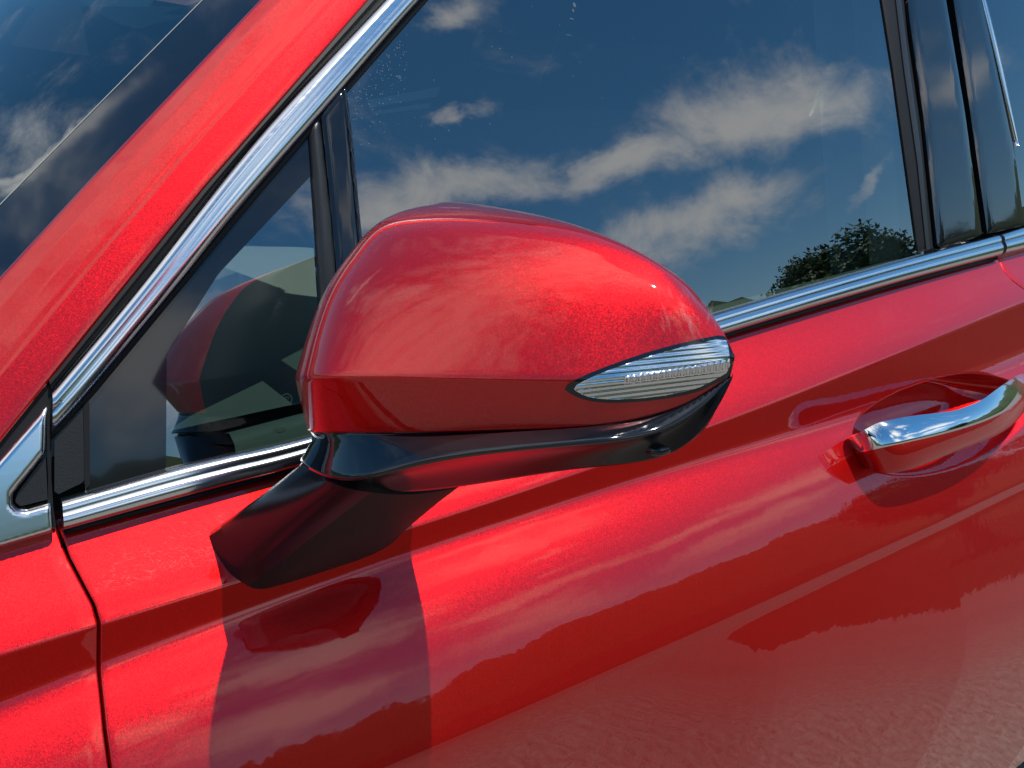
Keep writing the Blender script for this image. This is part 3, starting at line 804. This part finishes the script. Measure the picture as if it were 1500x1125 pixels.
CL = [(reflS, (470, 955), (640, 895), 26, 1.), (reflS, (430, 1045), (590, 985), 26, .95), (reflS, (800, 900), (930, 850), 22, .85), (reflS, (210, 1075), (290, 1045), 28, .8), (reflS, (760, 800), (900, 745), 16, .8),
      (reflG, (1140, 150), (1330, 95), 62, 1.0), (reflG, (1240, 120), (1330, 90), 60, .8), (reflG, (920, 225), (1050, 190), 28, 1.), (reflG, (1000, 330), (1180, 268), 45, .95),
      (reflG, (690, 262), (860, 228), 40, .85), (reflG, (560, 300), (640, 280), 40, .8), (reflG, (660, 176), (692, 165), 13, .8), (reflG, (640, 15), (690, -5), 25, .7), (reflG, (1410, 120), (1460, 100), 45, .7),
      (reflG, (1270, 270), (1300, 235), 12, .7), (reflW, (60, 160), (190, 85), 24, .95), (reflW, (20, 210), (60, 180), 22, .9), (reflC, (620, 500), (760, 520), 75, .9), (reflC, (640, 425), (740, 435), 20, .75)]
wn = N(nt, 'ShaderNodeTexNoise', inp={'Scale': 5., 'Detail': 6., 'Roughness': .6}); L(nt, tc, wn.inputs['Vector'])
wsub = N(nt, 'ShaderNodeVectorMath', operation='SUBTRACT'); L(nt, wn.outputs['Color'], wsub.inputs[0]); wsub.inputs[1].default_value = (.5, .5, .5)
wsc = N(nt, 'ShaderNodeVectorMath', operation='SCALE'); L(nt, wsub.outputs[0], wsc.inputs[0]); wsc.inputs['Scale'].default_value = .16
wad = N(nt, 'ShaderNodeVectorMath', operation='ADD'); L(nt, tc, wad.inputs[0]); L(nt, wsc.outputs[0], wad.inputs[1]); wdir = wad.outputs[0]
tot = None
for fn, c0, e0, hh, wt in CL:
    c = fn(*c0); dv = np.array(e0, float)-np.array(c0); pv = np.array([-dv[1], dv[0]])/np.linalg.norm(dv)*hh
    A_ = np.stack([fn(c0[0]+dv[0], c0[1]+dv[1])-c, fn(c0[0]+pv[0], c0[1]+pv[1])-c], 1)
    D_ = np.linalg.pinv(A_)
    sb = N(nt, 'ShaderNodeVectorMath', operation='SUBTRACT'); L(nt, wdir, sb.inputs[0]); sb.inputs[1].default_value = tuple(c)
    d1 = N(nt, 'ShaderNodeVectorMath', operation='DOT_PRODUCT'); L(nt, sb.outputs[0], d1.inputs[0]); d1.inputs[1].default_value = tuple(D_[0])
    d2 = N(nt, 'ShaderNodeVectorMath', operation='DOT_PRODUCT'); L(nt, sb.outputs[0], d2.inputs[0]); d2.inputs[1].default_value = tuple(D_[1])
    d3 = N(nt, 'ShaderNodeVectorMath', operation='DOT_PRODUCT'); L(nt, tc, d3.inputs[0]); d3.inputs[1].default_value = tuple(c)
    r2 = M('ADD', M('MULTIPLY', d1.outputs['Value'], d1.outputs['Value']), M('MULTIPLY', d2.outputs['Value'], d2.outputs['Value']))
    g = M('MULTIPLY', M('MULTIPLY', M('EXPONENT', M('MULTIPLY', r2, -.9)), wt), M('GREATER_THAN', d3.outputs['Value'], .5))
    tot = g if tot is None else M('MAXIMUM', tot, g)
n1 = N(nt, 'ShaderNodeTexNoise', inp={'Scale': 2.2, 'Detail': 9., 'Roughness': .62, 'Distortion': .5}); L(nt, cv.outputs[0], n1.inputs['Vector'])
n2 = N(nt, 'ShaderNodeTexNoise', inp={'Scale': .8, 'Detail': 2.}); L(nt, cv.outputs[0], n2.inputs['Vector'])
n3 = N(nt, 'ShaderNodeTexNoise', inp={'Scale': 8., 'Detail': 10., 'Roughness': .66, 'Distortion': .4}); L(nt, tc, n3.inputs['Vector'])
gen = M('MULTIPLY', M('SUBTRACT', M('ADD', M('MULTIPLY', n1.outputs[0], .6), M('MULTIPLY', n2.outputs[0], .4)), .55), 2.6)
f = M('ADD', M('MAXIMUM', gen, tot), M('MULTIPLY', M('SUBTRACT', n3.outputs[0], .5), 1.7))
mr = N(nt, 'ShaderNodeMapRange', interpolation_type='SMOOTHSTEP', inp={'From Min': .12, 'From Max': 1.05}); L(nt, f, mr.inputs['Value'])
mx = N(nt, 'ShaderNodeMix', data_type='RGBA'); L(nt, mr.outputs[0], mx.inputs[0]); L(nt, hsv.outputs[0], mx.inputs[6]); mx.inputs[7].default_value = (10.5, 10.8, 11, 1)
bg = N(nt, 'ShaderNodeBackground', inp={'Strength': .11}); L(nt, mx.outputs[2], bg.inputs[0])
wo = N(nt, 'ShaderNodeOutputWorld'); L(nt, bg.outputs[0], wo.inputs[0])
